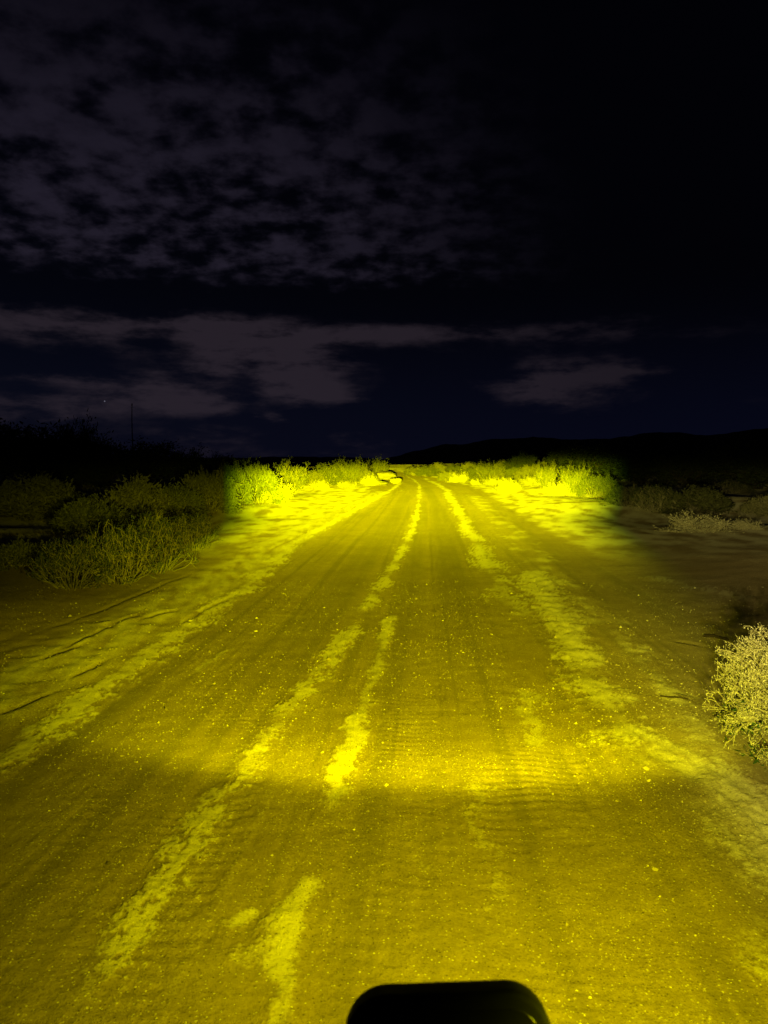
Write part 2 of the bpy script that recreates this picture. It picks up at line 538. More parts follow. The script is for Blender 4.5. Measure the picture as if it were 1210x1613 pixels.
def beam_lamp(name, prof, color, hfun, scale, loc=LAMP, yaw=0.0, fringe=0.0, bow=0.0):
    """a lamp whose lens spreads light with the vertical profile prof [(slope, ground light)] and the sideways spread hfun"""
    l = bpy.data.lights.new(name, 'SPOT'); l.energy = 100.0; l.spot_size = R(168); l.spot_blend = 0.1
    l.shadow_soft_size = 0.025; l.use_nodes = True
    o = bpy.data.objects.new(name, l); COL.objects.link(o)
    o.location = loc; o.rotation_euler = (R(90), 0, yaw)
    t = NT(l.node_tree)
    on = t.node('ShaderNodeOutputLight'); em = t.node('ShaderNodeEmission'); t.l.new(em.outputs[0], on.inputs[0])
    nrm = t.node('ShaderNodeTexCoord').outputs['Normal']
    s = t.node('ShaderNodeSeparateXYZ'); t.l.new(nrm, s.inputs[0])
    a = t.m('MULTIPLY', t.m('DIVIDE', s.outputs[0], s.outputs[2]), -1.0)
    b = t.m('MULTIPLY', t.m('DIVIDE', s.outputs[1], s.outputs[2]), -1.0)
    if bow: b = t.m('SUBTRACT', b, t.m('MULTIPLY', t.m('POWER', t.m('ABSOLUTE', t.m('ADD', a, .13)), 2.0), bow))
    Q0, Q1 = .03, 1.6
    lx = lambda q: math.log(q / Q0) / math.log(Q1 / Q0)
    qn = t.m('MAXIMUM', t.m('SUBTRACT', .10, b), Q0)
    xn = t.m('DIVIDE', t.m('LOGARITHM', t.m('DIVIDE', qn, Q0), 2.718281828), math.log(Q1 / Q0))
    fc = t.node('ShaderNodeFloatCurve')
    cv = fc.mapping.curves[0]
    pts = sorted((lx(.10 - bb), max(0.0, min(1.0, (math.log10(max(ii, 1e-3)) + 1) / 7.0))) for (bb, ii) in prof)
    while len(cv.points) < len(pts): cv.points.new(0.5, 0.5)
    for p, (xx, yy) in zip(cv.points, pts):
        p.location = (xx, yy); p.handle_type = 'VECTOR'
    fc.mapping.update()
    t.l.new(xn, fc.inputs['Value'])
    inten = t.m('POWER', 10.0, t.m('SUBTRACT', t.m('MULTIPLY', fc.outputs[0], 7.0), 1.0))
    chan = []
    for k in range(3):
        f = -fringe if k == 0 else 0.0        # the lens throws a greenish rim
        chan.append(t.m('MULTIPLY', t.m('MULTIPLY', inten, hfun(t, a, b, f)), color[k]))
    cb = t.node('ShaderNodeCombineXYZ')
    for k in range(3): t.l.new(chan[k], cb.inputs[k])
    t.l.new(cb.outputs[0], em.inputs[0]); em.inputs[1].default_value = scale
    return o


def prof_from_rows(rows, loc=LAMP):
    """ground light wanted at a photograph row of the road axis -> intensity over slope for that lamp"""
    outp = []
    for (py, E) in rows:
        p = at(668, py); y = p.y
        zl = float(z_macro(np.array([p.x]), np.array([y]))[0]); z2 = float(z_macro(np.array([p.x]), np.array([y + .3]))[0])
        n = Vector((0, -(z2 - zl) / .3, 1)).normalized()
        v = Vector(loc) - Vector((p.x, y, zl)); r = v.length
        cs = max(.01, n.dot(v / r))
        outp.append(((zl - loc[2]) / (y - loc[1]), E * r * r / (.55 * cs + .38)))
    return outp


far_rows = [(1180, .004), (1100, .035), (1030, .08), (960, .12), (920, .17), (890, .32), (860, .72), (835, 1.25), (810, 1.5), (790, 1.6), (775, 1.25), (762, .80), (752, .55)]
far_prof = prof_from_rows(far_rows, LAMP_L)
pk = far_prof[-1][1]
tb = far_prof[-1][0]
far_prof += [(tb + .008, pk * .95), (tb + .016, pk * .60), (tb + .025, pk * .16), (tb + .034, pk * .01), (.069, 1e-3)]
print('BEAM', [(round(b, 4), round(i, 1)) for b, i in far_prof])


def h_far(t, a, b, f):
    # the beam widens downwards; its sides fade softly and a little stray light spills past them
    a = t.m('DIVIDE', a, t.m('ADD', 1.0, t.m('MULTIPLY', t.m('MAXIMUM', t.m('SUBTRACT', -.035, b), 0.0), 9.0)))
    lft = t.smooth(a, -.258 - f, -.172 - f)
    rgt = t.smooth(a, .276 + f, .185 + f)
    hot = t.smooth(t.m('ABSOLUTE', t.m('SUBTRACT', a, -.01)), .0, .26, 1.15, .78)
    q = t.m('DIVIDE', a, .42)
    spill = t.m('MULTIPLY', t.m('POWER', 2.71828, t.m('MULTIPLY', t.m('MULTIPLY', q, q), -1.0)), .007)
    return t.m('ADD', t.m('MULTIPLY', t.m('MULTIPLY', lft, rgt), hot), spill)


CAL = 1.0
beam_lamp('driving_beam', far_prof, (.90, 1.0, 0.0), h_far, CAL, fringe=.003, loc=LAMP_L)

flood_rows = [(1613, .70), (1520, .68), (1420, .58), (1330, .46), (1240, .41), (1140, .38), (1090, .36), (1030, .33), (960, .29), (900, .25), (860, .16), (830, .08), (800, .030), (780, .018)]
flood_prof = prof_from_rows(flood_rows)
flood_prof += [(flood_prof[-1][0] + .03, flood_prof[-1][1] * .2), (.069, 1e-3)]
flood_prof = [(-1.49, flood_prof[0][1] * .6)] + flood_prof


def h_flood(t, a, b, f):
    wd = t.m('ADD', t.smooth(b, -.09, -.20, .33, .74), t.m('MULTIPLY', t.m('MAXIMUM', t.m('SUBTRACT', -.22, b), 0.0), .95))
    q = t.m('DIVIDE', t.m('ADD', a, .14), wd)
    g = t.m('POWER', 2.71828, t.m('MULTIPLY', t.m('MULTIPLY', q, q), -1.0))
    return t.m('MULTIPLY', g, t.smooth(t.m('ADD', a, t.m('MULTIPLY', b, .5)), .45, .08, .42, 1.0))


beam_lamp('flood_beam', flood_prof, (1.0, .98, 0.0), h_flood, CAL, fringe=0.0)

low_rows = [(1300, .0004), (1282, .012), (1265, .06), (1252, .22), (1240, .68), (1218, 1.1), (1190, .80), (1150, .38), (1100, .17), (1040, .06), (980, .012), (940, .001)]
low_prof = [(-1.49, 1e-3), (-.5, 1e-3)] + prof_from_rows(low_rows)
low_prof += [(low_prof[-1][0] + .03, .01), (.069, 1e-3)]


def h_low(t, a, b, f):
    e = t.m('ABSOLUTE', t.m('ADD', a, .12))
    return t.smooth(e, .66 + f, .22 + f)


beam_lamp('low_beam', low_prof, (1.0, 1.0, 0.0), h_low, CAL, fringe=.010, bow=.16)

# pale side lamp towards the right verge
side_prof = [(-1.4, .15), (-.9, .6), (-.5, 2.4), (-.3, 6.0), (-.18, 10.0), (-.10, 18.0), (-.04, 60.0), (-.01, 75.0), (.02, 40.0), (.045, 2.0), (.069, .02)]


def h_side(t, a, b, f):
    return t.smooth(t.m('ADD', a, t.m('MULTIPLY', b, .7)), -.36, .18, 0, 1)


beam_lamp('side_beam', side_prof, (1.0, .89, .27), h_side, CAL, yaw=R(-17), loc=Vector((.42, .60, 1.04)))


# ------------------------------------------------------------------ hills on the horizon
HP = [(-900, 700), (-300, 704), (0, 712), (300, 722), (520, 719), (560, 722), (600, 724), (630, 718), (650, 711), (700, 701), (735, 699), (770, 692), (810, 691), (850, 689), (900, 693), (960, 691), (1020, 683),
      (1060, 681), (1110, 688), (1160, 680), (1210, 674), (1500, 650), (2100, 680)]
haz = np.array([px_azel(*p)[0] for p in HP]); hel = np.array([px_azel(*p)[1] for p in HP])
ha = np.radians(np.linspace(-70, 70, 420)); hr = np.linspace(520, 1180, 26)
HA, HR = np.meshgrid(ha, hr)
top = CAM_H + 850 * np.tan(np.interp(HA, haz, hel) + .0012 * fbm(HA * 60, HA * 0 + .5, 4, 9))
bump_ = np.exp(-((HR - 850) / 150.0) ** 2) * (1 + .0 * HR)
hz = -3 + (top + 3) * bump_ + fbm(HA * 40, HR / 60, 4, 15) * 2.5 * (1 - bump_) * sstep(.05, .4, bump_)
hv = np.stack([HR * np.sin(HA), HR * np.cos(HA), hz], -1).reshape(-1, 3)
n0, n1_ = HA.shape
I, J = np.meshgrid(np.arange(n0 - 1), np.arange(n1_ - 1), indexing='ij')
hf = np.stack([I * n1_ + J, (I + 1) * n1_ + J, (I + 1) * n1_ + J + 1, I * n1_ + J + 1], -1).reshape(-1, 4)
M_HILL, t = new_mat('hill_rock')
pos = t.node('ShaderNodeNewGeometry').outputs['Position']
surf(t, t.mix(t.noise(pos, .03, 5), c4(.035, .030, .024), c4(.075, .062, .048)), .95)
tag(obj('hills', mesh_np('hills', hv, hf), M_HILL), 'low dark hills along the horizon', kind='structure')

# ------------------------------------------------------------------ plant materials
def plant_mat(name, c0, c1, trans=0.25, attr_noise=9.0):
    m, t = new_mat(name)
    oi = t.node('ShaderNodeObjectInfo').outputs['Random']
    pos = t.node('ShaderNodeNewGeometry').outputs['Position']
    rpi = t.node('ShaderNodeNewGeometry').outputs['Random Per Island']
    f = t.m('ADD', t.m('MULTIPLY', rpi, .55), t.m('MULTIPLY', t.noise(pos, attr_noise, 2), .45))
    col = t.mix(f, c4(*c0), c4(*c1))
    col = t.vm('SCALE', col, s=t.m('ADD', .75, t.m('MULTIPLY', oi, .5)))
    d = t.node('ShaderNodeBsdfDiffuse'); t.put(d.inputs[0], col)
    tr = t.node('ShaderNodeBsdfTranslucent'); t.put(tr.inputs[0], col)
    mx = t.node('ShaderNodeMixShader'); mx.inputs[0].default_value = trans
    t.l.new(d.outputs[0], mx.inputs[1]); t.l.new(tr.outputs[0], mx.inputs[2])
    o = t.node('ShaderNodeOutputMaterial'); t.l.new(mx.outputs[0], o.inputs[0])
    return m


M_TWIG = plant_mat('grey_twig', (.14, .12, .075), (.36, .305, .19), 0)
M_BARK = plant_mat('dark_bark', (.05, .04, .03), (.10, .08, .055), 0)
M_SAGE = plant_mat('sage_leaf', (.100, .102, .044), (.220, .212, .098))
M_OLIVE = plant_mat('olive_leaf', (.050, .064, .022), (.110, .122, .045))
M_DRY = plant_mat('dry_straw_leaf', (.17, .155, .08), (.32, .285, .155))
M_PALE = plant_mat('pale_straw_twig', (.26, .21, .12), (.52, .44, .27), .1)
M_PALELEAF = plant_mat('pale_tip_leaf', (.38, .33, .20), (.68, .61, .41), .2)
M_GREENSHADE = plant_mat('shaded_green_leaf', (.03, .055, .015), (.06, .10, .03))  # inner green, darkened to stand in for underside shade


# ------------------------------------------------------------------ plant shapes
def rot_towards(d, tilt, spin):
    d = d.normalized()
    a = d.orthogonal().normalized()
    b = d.cross(a)
    side = a * math.cos(spin) + b * math.sin(spin)
    return (d * math.cos(tilt) + side * math.sin(tilt)).normalized()


class Plant:
    def __init__(self, seed):
        self.bound = None; self.r = random.Random(seed); self.seg = []; self.tips = []; self.nodes = []

    def shoot(self, p, d, length, rad, level, maxlev, nseg=5, wig=.22, lift=.10, kids=(2, 4), kid_len=(.45, .75), kid_tilt=(.35, .95), start=.3):
        r = self.r; step = length / nseg; pts = [p.copy()]; dirs = [d.copy()]
        for i in range(nseg):
            d = (d + Vector((r.gauss(0, wig), r.gauss(0, wig), r.gauss(0, wig) + lift))).normalized()
            q = p + d * step
            if self.bound and not self.bound(q):
                break
            if q.z < .01: q.z = .01 + r.random() * .02
            f0 = 1 - .75 * i / nseg; f1 = 1 - .75 * (i + 1) / nseg
            self.seg.append((p, q, rad * f0, rad * f1)); self.nodes.append((q.copy(), d.copy(), level))
            p = q; pts.append(q.copy()); dirs.append(d.copy())
        self.tips.append((p.copy(), d.copy(), level))
        if level < maxlev:
            for k in range(r.randint(*kids)):
                f = r.uniform(start, 1.0); i = min(len(pts) - 1, max(0, int(f * nseg + .5)))
                self.shoot(pts[i], rot_towards(dirs[i], r.uniform(*kid_tilt), r.uniform(0, 6.283)), length * r.uniform(*kid_len), max(rad * .6, .0012),
                           level + 1, maxlev, max(2, nseg - 1), wig, lift, kids, kid_len, kid_tilt, start)

    def wood(self, name, minr=0.0):
        S = self.seg
        a = np.array([s[0] for s in S]); b = np.array([s[1] for s in S])
        r0 = np.maximum([s[2] for s in S], minr)[:, None]; r1 = np.maximum([s[3] for s in S], minr)[:, None]
        d = b - a; L = np.linalg.norm(d, axis=1, keepdims=True) + 1e-9; d = d / L
        ref = np.where(np.abs(d[:, 2:3]) < .9, [[0, 0, 1.]], [[1., 0, 0]])
        u = np.cross(d, ref); u /= np.linalg.norm(u, axis=1, keepdims=True); v = np.cross(d, u)
        rows = []
        for k in range(3):
            an = k * 2.0944
            o_ = u * math.cos(an) + v * math.sin(an)
            rows += [a + o_ * r0, b + o_ * r1]
        V = np.stack(rows, 1).reshape(-1, 3)
        n = len(S); base = np.arange(n)[:, None] * 6
        F = np.concatenate([base + np.array([[0, 2, 3, 1]]), base + np.array([[2, 4, 5, 3]]), base + np.array([[4, 0, 1, 5]])])
        return mesh_np(name, V, F, smooth=False)

    def leaves(self, name, n, size, level_min=0, spread=.03, up=.2, aspect=.38, near_tip=False):
        r = np.random.default_rng(self.r.randrange(10 ** 6))
        src = self.tips if near_tip else [x for x in self.nodes if x[2] >= level_min]
        idx = r.integers(0, len(src), n)
        c = np.array([src[i][0] for i in idx]) + r.normal(0, spread, (n, 3)); c[:, 2] = np.maximum(c[:, 2], .01)
        d = np.array([src[i][1] for i in idx]) * .8 + r.normal(0, .6, (n, 3)) + [0, 0, up]
        d /= np.linalg.norm(d, axis=1, keepdims=True)
        w_ = np.cross(d, r.normal(0, 1, (n, 3))); w_ /= np.linalg.norm(w_, axis=1, keepdims=True)
        nn = np.cross(d, w_)
        s = (size * r.uniform(.6, 1.35, n))[:, None]
        V = np.stack([c, c + d * s * .5 + w_ * s * aspect * .5 + nn * s * .06, c + d * s, c + d * s * .5 - w_ * s * aspect * .5 + nn * s * .06], 1).reshape(-1, 3)
        F = np.arange(n * 4).reshape(-1, 4)
        return mesh_np(name, V, F, smooth=False)


def norm_scale(meshes, h=1.0):
    """scale shared meshes so that the plant is about 1 m tall; return half width"""
    co = []
    for me in meshes:
        a = np.empty(len(me.vertices) * 3, np.float32); me.vertices.foreach_get('co', a); co.append(a.reshape(-1, 3))
    allc = np.concatenate(co); k = h / np.percentile(allc[:, 2], 99.3)
    for me, a in zip(meshes, co): me.vertices.foreach_set('co', (a * k).ravel()); me.update()
    return float(np.percentile(np.abs(allc[:, :2]), 97) * k)


PROTO = {}


def proto(kind, parts):
    hw = norm_scale([p[1] for p in parts])
    PROTO.setdefault(kind, []).append((parts, hw))


def stems(P, n, base, length, tilt, rad, maxlev, **kw):
    r = P.r
    for _ in range(n):
        sp = r.uniform(0, 6.283); rb = base * math.sqrt(r.random())
        ti = r.uniform(*tilt)
        d = Vector((math.sin(ti) * math.cos(sp), math.sin(ti) * math.sin(sp), math.cos(ti)))
        P.shoot(Vector((rb * math.cos(sp), rb * math.sin(sp), 0)), d, length * r.uniform(.6, 1.1), rad, 0, maxlev, **kw)


def dome(P, rx, rz, seed):
    """keep a plant inside an uneven dome"""
    j = random.Random(seed); ph = [j.uniform(0, 6.28) for _ in range(3)]

    def inside(q):
        a = math.atan2(q.y, q.x); k = 1 + .22 * math.sin(2 * a + ph[0]) + .16 * math.sin(5 * a + ph[1]) + .12 * math.sin(7 * q.z / rz + ph[2])
        return (q.x ** 2 + q.y ** 2) / rx ** 2 + q.z ** 2 / rz ** 2 < k * j.uniform(.75, 1.2)
    P.bound = inside


for sd_ in range(3):          # wiry shrub with bare pale twigs and thin leaves
    P = Plant(100 + sd_); dome(P, .50, .55, sd_)
    stems(P, 70, .20, .66, (.05, 1.35), .006, 2, nseg=6, wig=.20, lift=.08, kids=(2, 4))
    proto('wiry', [('branch_mass', P.wood('branch_mass', .0022), M_TWIG), ('foliage', P.leaves('foliage', 3200, .030, 1, .02), M_OLIVE)])
for sd_ in range(4):          # leafy rounded shrub
    P = Plant(200 + sd_); dome(P, .45, .50, sd_ + 20)
    stems(P, 34, .15, .62, (.05, 1.4), .010, 2, nseg=5, wig=.22, lift=.06, kids=(3, 4))
    proto('leafy', [('branch_mass', P.wood('branch_mass', .004), M_TWIG), ('foliage', P.leaves('foliage', 4200, .062, 1, .035), (M_SAGE, M_DRY, M_SAGE, M_DRY)[sd_])])
for sd_ in range(2):          # upright clump of stiff stems
    P = Plant(300 + sd_)
    stems(P, 60, .22, .80, (.02, .50), .008, 1, nseg=5, wig=.10, lift=.10, kids=(1, 3), kid_len=(.3, .55), kid_tilt=(.2, .5), start=.35)
    proto('upright', [('branch_mass', P.wood('branch_mass', .005), M_TWIG), ('foliage', P.leaves('foliage', 2600, .085, 0, .03, .7, .25), M_SAGE)])
for sd_ in range(2):          # low dense cushion
    P = Plant(400 + sd_)
    stems(P, 60, .28, .42, (.15, 1.45), .006, 1, nseg=4, wig=.18, lift=.05, kids=(3, 5))
    proto('cushion', [('branch_mass', P.wood('branch_mass', .004), M_PALE), ('foliage', P.leaves('foliage', 4200, .040, 0, .025), M_PALELEAF)])
for sd_ in range(3):          # small desert tree
    P = Plant(500 + sd_); r_ = P.r
    trunk = Plant(600 + sd_)
    for k in range(r_.randint(2, 4)):
        sp = r_.uniform(0, 6.28); ti = r_.uniform(.15, .6)
        trunk.shoot(Vector((.04 * math.cos(sp), .04 * math.sin(sp), 0)), Vector((math.sin(ti) * math.cos(sp), math.sin(ti) * math.sin(sp), math.cos(ti))), .8, .055, 0, 0, nseg=6, wig=.16, lift=.04)
    for (tp, td, _l) in trunk.nodes[3:]:
        for _ in range(4):
            P.shoot(tp, rot_towards(td, r_.uniform(.3, 1.1), r_.uniform(0, 6.28)), .42 * r_.uniform(.6, 1.2), .016, 0, 2, nseg=4, wig=.22, lift=.03, kids=(2, 3))
    proto('tree', [('trunk', trunk.wood('trunk'), M_BARK), ('limb_mass', P.wood('limb_mass', .004), M_BARK), ('crown', P.leaves('crown', 6500, .085, 1, .06), M_OLIVE)])

_count = {}


def plant(kind, px, py, hpx, wpx, label, group=None, name=None, cat='shrub', dist=None, sink=.02):
    """put a plant with its base where photograph pixel (px, py) meets the ground, hpx tall and wpx wide there"""
    p = at(px, py, dist)
    gzv = z_at(p.x, p.y) if dist is None else p.z
    k = math.hypot(p.x, p.y) / F_PX
    lst = PROTO[kind]; i = _count.get(kind, 0); _count[kind] = i + 1
    parts, hw = lst[i % len(lst)]
    root = bpy.data.objects.new(name or {'tree': 'desert_tree'}.get(kind, 'desert_shrub'), None); COL.objects.link(root)
    root.empty_display_size = .2
    root.location = (p.x, p.y, gzv - sink)
    root.rotation_euler = (0, 0, random.Random(i * 7 + len(kind)).uniform(0, 6.283))
    sz = hpx * k; sw = wpx * k / (2 * hw)
    root.scale = (sw, sw, sz)
    tag(root, label, cat, group)
    for (nm, me, mt) in parts:
        obj(nm, me, mt, root)
    return root


# ---- pale twiggy bush at the right edge, close to the camera
P = Plant(31)
_jit = random.Random(5)
P.bound = lambda q: (q.x ** 2 + q.y ** 2) / .46 ** 2 + (q.z - .16) ** 2 / .34 ** 2 < _jit.uniform(.72, 1.15)
stems(P, 85, .12, .42, (.05, 1.5), .0040, 3, nseg=5, wig=.24, lift=.03, kids=(3, 5), kid_len=(.34, .6), kid_tilt=(.35, 1.05), start=.35)
bw = P.wood('branch_mass', .0010)
P.nodes = [q for q in P.nodes if q[0].length > .30]
bl = P.leaves('twig_tip_mass', 36000, .0100, 2, .006, .1, .22)
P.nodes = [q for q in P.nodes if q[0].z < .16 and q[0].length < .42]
bi = P.leaves('shaded_inner_foliage', 2600, .024, 0, .02, .2, .35)  # dark leaves painting the shadow low inside the bush
co_k = norm_scale([bw, bl, bi])
p = at(1298, 1186)
root = bpy.data.objects.new('desert_shrub', None); COL.objects.link(root)
root.location = (p.x, p.y, z_at(p.x, p.y) - .02)
root.rotation_euler = (0, 0, .6)
kk = math.hypot(p.x, p.y) / F_PX
root.scale = (134 * kk / co_k, 134 * kk / co_k, 176 * kk)
tag(root, 'pale straw-coloured twiggy bush cut off by the right edge', 'shrub')
obj('branch_mass', bw, M_PALE, root); obj('twig_tip_mass', bl, M_PALELEAF, root); obj('shaded_inner_foliage', bi, M_GREENSHADE, root)

# ---- shrubs beside the road on the left, half in the dark
G = 'dim shrubs left of the road'
plant('wiry', 116, 925, 72, 105, 'wiry shrub with bare antler-like twigs, nearest on the left, beside the road bank', G)
plant('wiry', 186, 918, 92, 112, 'dense wiry shrub right of the nearest left shrub, in dim light', G)
plant('wiry', 246, 900, 90, 104, 'tall dim olive shrub in the middle of the left roadside clump', G)
plant('wiry', 304, 866, 56, 66, 'small dim shrub at the right end of the left roadside clump', G)
plant('leafy', 30, 892, 36, 70, 'dark low shrub cut off by the left edge', G)
plant('leafy', 75, 882, 26, 50, 'dark low shrub behind the bare-twig shrub on the left', G)
plant('leafy', 145, 838, 52, 110, 'faint brown shrub behind the left roadside clump, leftmost of the back row', G)
plant('leafy', 215, 828, 70, 110, 'rounded faint brown shrub, tallest of the back row on the left', G)
plant('leafy', 275, 822, 55, 90, 'dark shrub in the back row, just right of the rounded brown one', G)
plant('leafy', 330, 806, 62, 80, 'dark green shrub left of the sharp beam edge', G)
plant('leafy', 362, 798, 66, 62, 'dark green shrub touching the left edge of the bright beam', G)
plant('leafy', 60, 815, 60, 120, 'nearly black shrub far left under the tree silhouettes', G)

G = 'black trees on the left skyline'
plant('tree', -10, 770, 98, 120, 'black tree crown at the left picture edge against the sky', G, cat='tree')
plant('tree', 58, 768, 84, 110, 'black tree crown on the skyline, second from the left edge', G, cat='tree')
plant('tree', 124, 765, 92, 64, 'black skyline tree with a knobbly crown standing above its neighbours', G, cat='tree')
plant('tree', 172, 765, 68, 80, 'black skyline tree left of the thin pole', G, cat='tree')
plant('tree', 240, 764, 64, 76, 'black skyline tree just right of the thin pole', G, cat='tree')
plant('tree', 292, 762, 52, 70, 'low black skyline tree, second right of the thin pole', G, cat='tree')
plant('tree', 336, 760, 42, 60, 'low black skyline tree near the left end of the bright beam', G, cat='tree')
plant('upright', 385, 765, 42, 26, 'thin dark sapling rising above the leftmost bright bush', None)

# ---- lit shrubs beyond the left bank
G = 'bright shrubs at the left end of the beam'
plant('leafy', 402, 792, 58, 72, 'big green bush at the left edge of the bright beam', G)
plant('cushion', 434, 790, 34, 46, 'low glowing bush in front of the big green one on the left', G)
plant('upright', 456, 776, 50, 52, 'tall bright yellow bush with a peaked top, left of the road', G)
plant('leafy', 494, 764, 22, 38, 'lit bush right of the peaked bright bush', G)
plant('leafy', 522, 763, 28, 46, 'lit leafy bush in the middle of the left row', G)
plant('upright', 550, 763, 42, 46, 'lit bush with tufted top left of the pale slanted rock', G)
plant('leafy', 575, 760, 24, 34, 'lit bush touching the pale slanted rock', G)
plant('cushion', 505, 770, 14, 28, 'tiny lit tuft in front of the left row, left one', G)
plant('cushion', 548, 768, 12, 34, 'tiny lit tuft in front of the left row, right one', G)
plant('cushion', 583, 765, 18, 28, 'small round glowing tuft left of the bright roadside stone', G)
plant('upright', 598, 752, 32, 24, 'dark thin sapling behind the pale slanted rock')
G = 'far row of lit shrubs on the left'
for (px, py, hp, wp, where) in ((438, 757, 20, 34, 'behind the big green bush, leftmost of its row'), (474, 756, 17, 32, 'behind the peaked bright bush'), (507, 753, 22, 30, 'third from the left in its row'),
                                (534, 752, 18, 34, 'behind the tufted bush, fourth in its row'), (565, 751, 20, 28, 'nearest the slanted rock in its row')):
    plant('leafy', px, py, hp, wp, 'lit far shrub left of the road, ' + where, G)

# ---- lit shrubs right of the road
G = 'bright shrubs right of the road'
plant('cushion', 723, 760, 17, 30, 'small pale cushion shrub closest to the right road edge')
plant('cushion', 801, 775, 21, 38, 'round glowing pale cushion shrub alone on the open sand at right')
plant('leafy', 706, 758, 16, 28, 'small lit bush where the road bends, right side', G)
plant('leafy', 745, 757, 20, 34, 'lit bush just right of the small pale cushion shrub', G)
plant('upright', 770, 758, 30, 40, 'lit bush behind the round glowing cushion shrub', G)
plant('cushion', 749, 764, 11, 16, 'tiny bright tuft between the two pale cushion shrubs', G)
plant('cushion', 780, 765, 14, 32, 'low bright tuft up and left of the round cushion shrub', G)
plant('cushion', 815, 765, 14, 28, 'low bright tuft up and right of the round cushion shrub', G)
plant('cushion', 842, 765, 15, 34, 'low bright tuft left of the spiky shrubs', G)
plant('leafy', 832, 757, 23, 40, 'lit leafy bush left behind the spiky shrubs', G)
plant('upright', 862, 771, 44, 28, 'spiky upright lit shrub, left of the pair at right', G)
plant('upright', 905, 781, 50, 38, 'spiky upright lit shrub, right and nearest of the pair', G)
plant('cushion', 882, 780, 24, 36, 'low lit bush between the two spiky shrubs', G)
plant('leafy', 935, 783, 32, 40, 'lit bush right of the spiky shrubs at the beam edge', G)
plant('wiry', 955, 783, 36, 36, 'dim bush at the right edge of the bright beam', G)
plant('tree', 930, 762, 54, 84, 'rounded dim tree behind the spiky shrubs on the right', cat='tree')
plant('tree', 884, 754, 46, 60, 'dark leafy tree left of the rounded dim tree', cat='tree')
plant('tree', 825, 751, 36, 44, 'small dark tree with a spiky top in the right far row', cat='tree')
G = 'far row of lit shrubs on the right'
for (px, py, hp, wp, where) in ((655, 749, 14, 30, 'closest to the road bend'), (676, 750, 16, 34, 'second from the road bend'), (690, 748, 18, 36, 'third from the road bend'), (718, 750, 17, 28, 'fourth from the road bend'),
                                (738, 749, 20, 28, 'fifth from the road bend'), (763, 750, 18, 34, 'sixth from the road bend'), (792, 751, 24, 30, 'seventh from the road bend'), (810, 752, 15, 28, 'left of the small spiky-topped tree'),
                                (852, 753, 24, 34, 'right of the small spiky-topped tree')):
    plant('leafy', px, py, hp, wp, 'lit shrub in the far right row, ' + where, G)

# ---- dim shrubs on the right
G = 'dim shrubs on the right'
plant('wiry', 985, 796, 32, 60, 'dark green shrub just outside the right beam edge', G)
plant('wiry', 1028, 806, 40, 66, 'dim brown shrub second from the right beam edge', G)
plant('leafy', 1098, 808, 38, 96, 'wide dim shrub standing behind the low one on the right', G)
plant('cushion', 1102, 838, 28, 86, 'low dim cushion shrub nearest on the right flat', G)
plant('leafy', 1206, 812, 28, 50, 'dim shrub cut off by the right edge', G)
plant('wiry', 1150, 778, 22, 60, 'faint shrub far right in the dark, lower one', G)
plant('leafy', 1162, 754, 24, 60, 'faint shrub far right in the dark, upper one', G)
plant('cushion', 1175, 834, 16, 40, 'small faint tuft right of the low cushion shrub', G)
G = 'black trees on the right skyline'
plant('tree', 1010, 762, 50, 90, 'black tree in the dark right of the rounded dim tree', G, cat='tree')
plant('tree', 1085, 764, 48, 90, 'black tree in the dark, middle of the right side', G, cat='tree')
plant('tree', 1195, 770, 66, 110, 'black tree in the dark at the right picture edge', G, cat='tree')

# ------------------------------------------------------------------ rocks and thin dark strips
M_ROCK, t = new_mat('pale_rock')
pos = t.node('ShaderNodeTexCoord').outputs['Object']
nz = t.noise(pos, 3.0, 6, .6)
bp = t.node('ShaderNodeBump'); bp.inputs['Distance'].default_value = .06; t.l.new(nz, bp.inputs['Height'])
surf(t, t.mix(nz, c4(.20, .165, .12), c4(.40, .34, .25)), .9, bp.outputs[0])


def rock(px, py, w_, h_, label, seed, flat=1.0, lean=0.0, scale_y=.8):
    p = at(px, py); k = math.hypot(p.x, p.y) / F_PX
    import bmesh
    bm = bmesh.new(); bmesh.ops.create_icosphere(bm, subdivisions=4, radius=1)
    V = np.array([v.co for v in bm.verts]); r = np.random.default_rng(seed)
    for _ in range(14):                       # chip planes off the ball
        n = r.normal(0, 1, 3); n /= np.linalg.norm(n); c = r.uniform(.62, .9)
        d = V @ n - c; V = V - np.where(d > 0, d, 0)[:, None] * n * .92
    V += (fbm(V[:, 0] * 2 + V[:, 2], V[:, 1] * 2 + V[:, 2] * .7, 4, seed) * .09)[:, None] * V
    for v, c in zip(bm.verts, V): v.co = c
    me = bpy.data.meshes.new('rock'); bm.to_mesh(me); bm.free()
    me.polygons.foreach_set('use_smooth', np.ones(len(me.polygons), bool))
    o = obj('rock', me, M_ROCK)
    o.scale = (w_ * k / 1.6, w_ * k / 1.6 * scale_y, h_ * k / 1.25)
    o.location = (p.x, p.y, z_at(p.x, p.y) + h_ * k * .30); o.rotation_euler = (0, lean, seed * 1.3)
    return tag(o, label, 'rock')


rock(606, 755, 32, 12, 'pale slanted rock slab left of the road bend', 5, lean=0)
rock(624, 762, 20, 10, 'small bright rounded stone at the left road edge near the bend', 8)
rock(597, 764, 26, 6, 'low flat lit stone between the slanted slab and the round stone', 12)

M_STRIP = plant_mat('dark_strip_mat', (.035, .025, .018), (.07, .05, .035), 0)


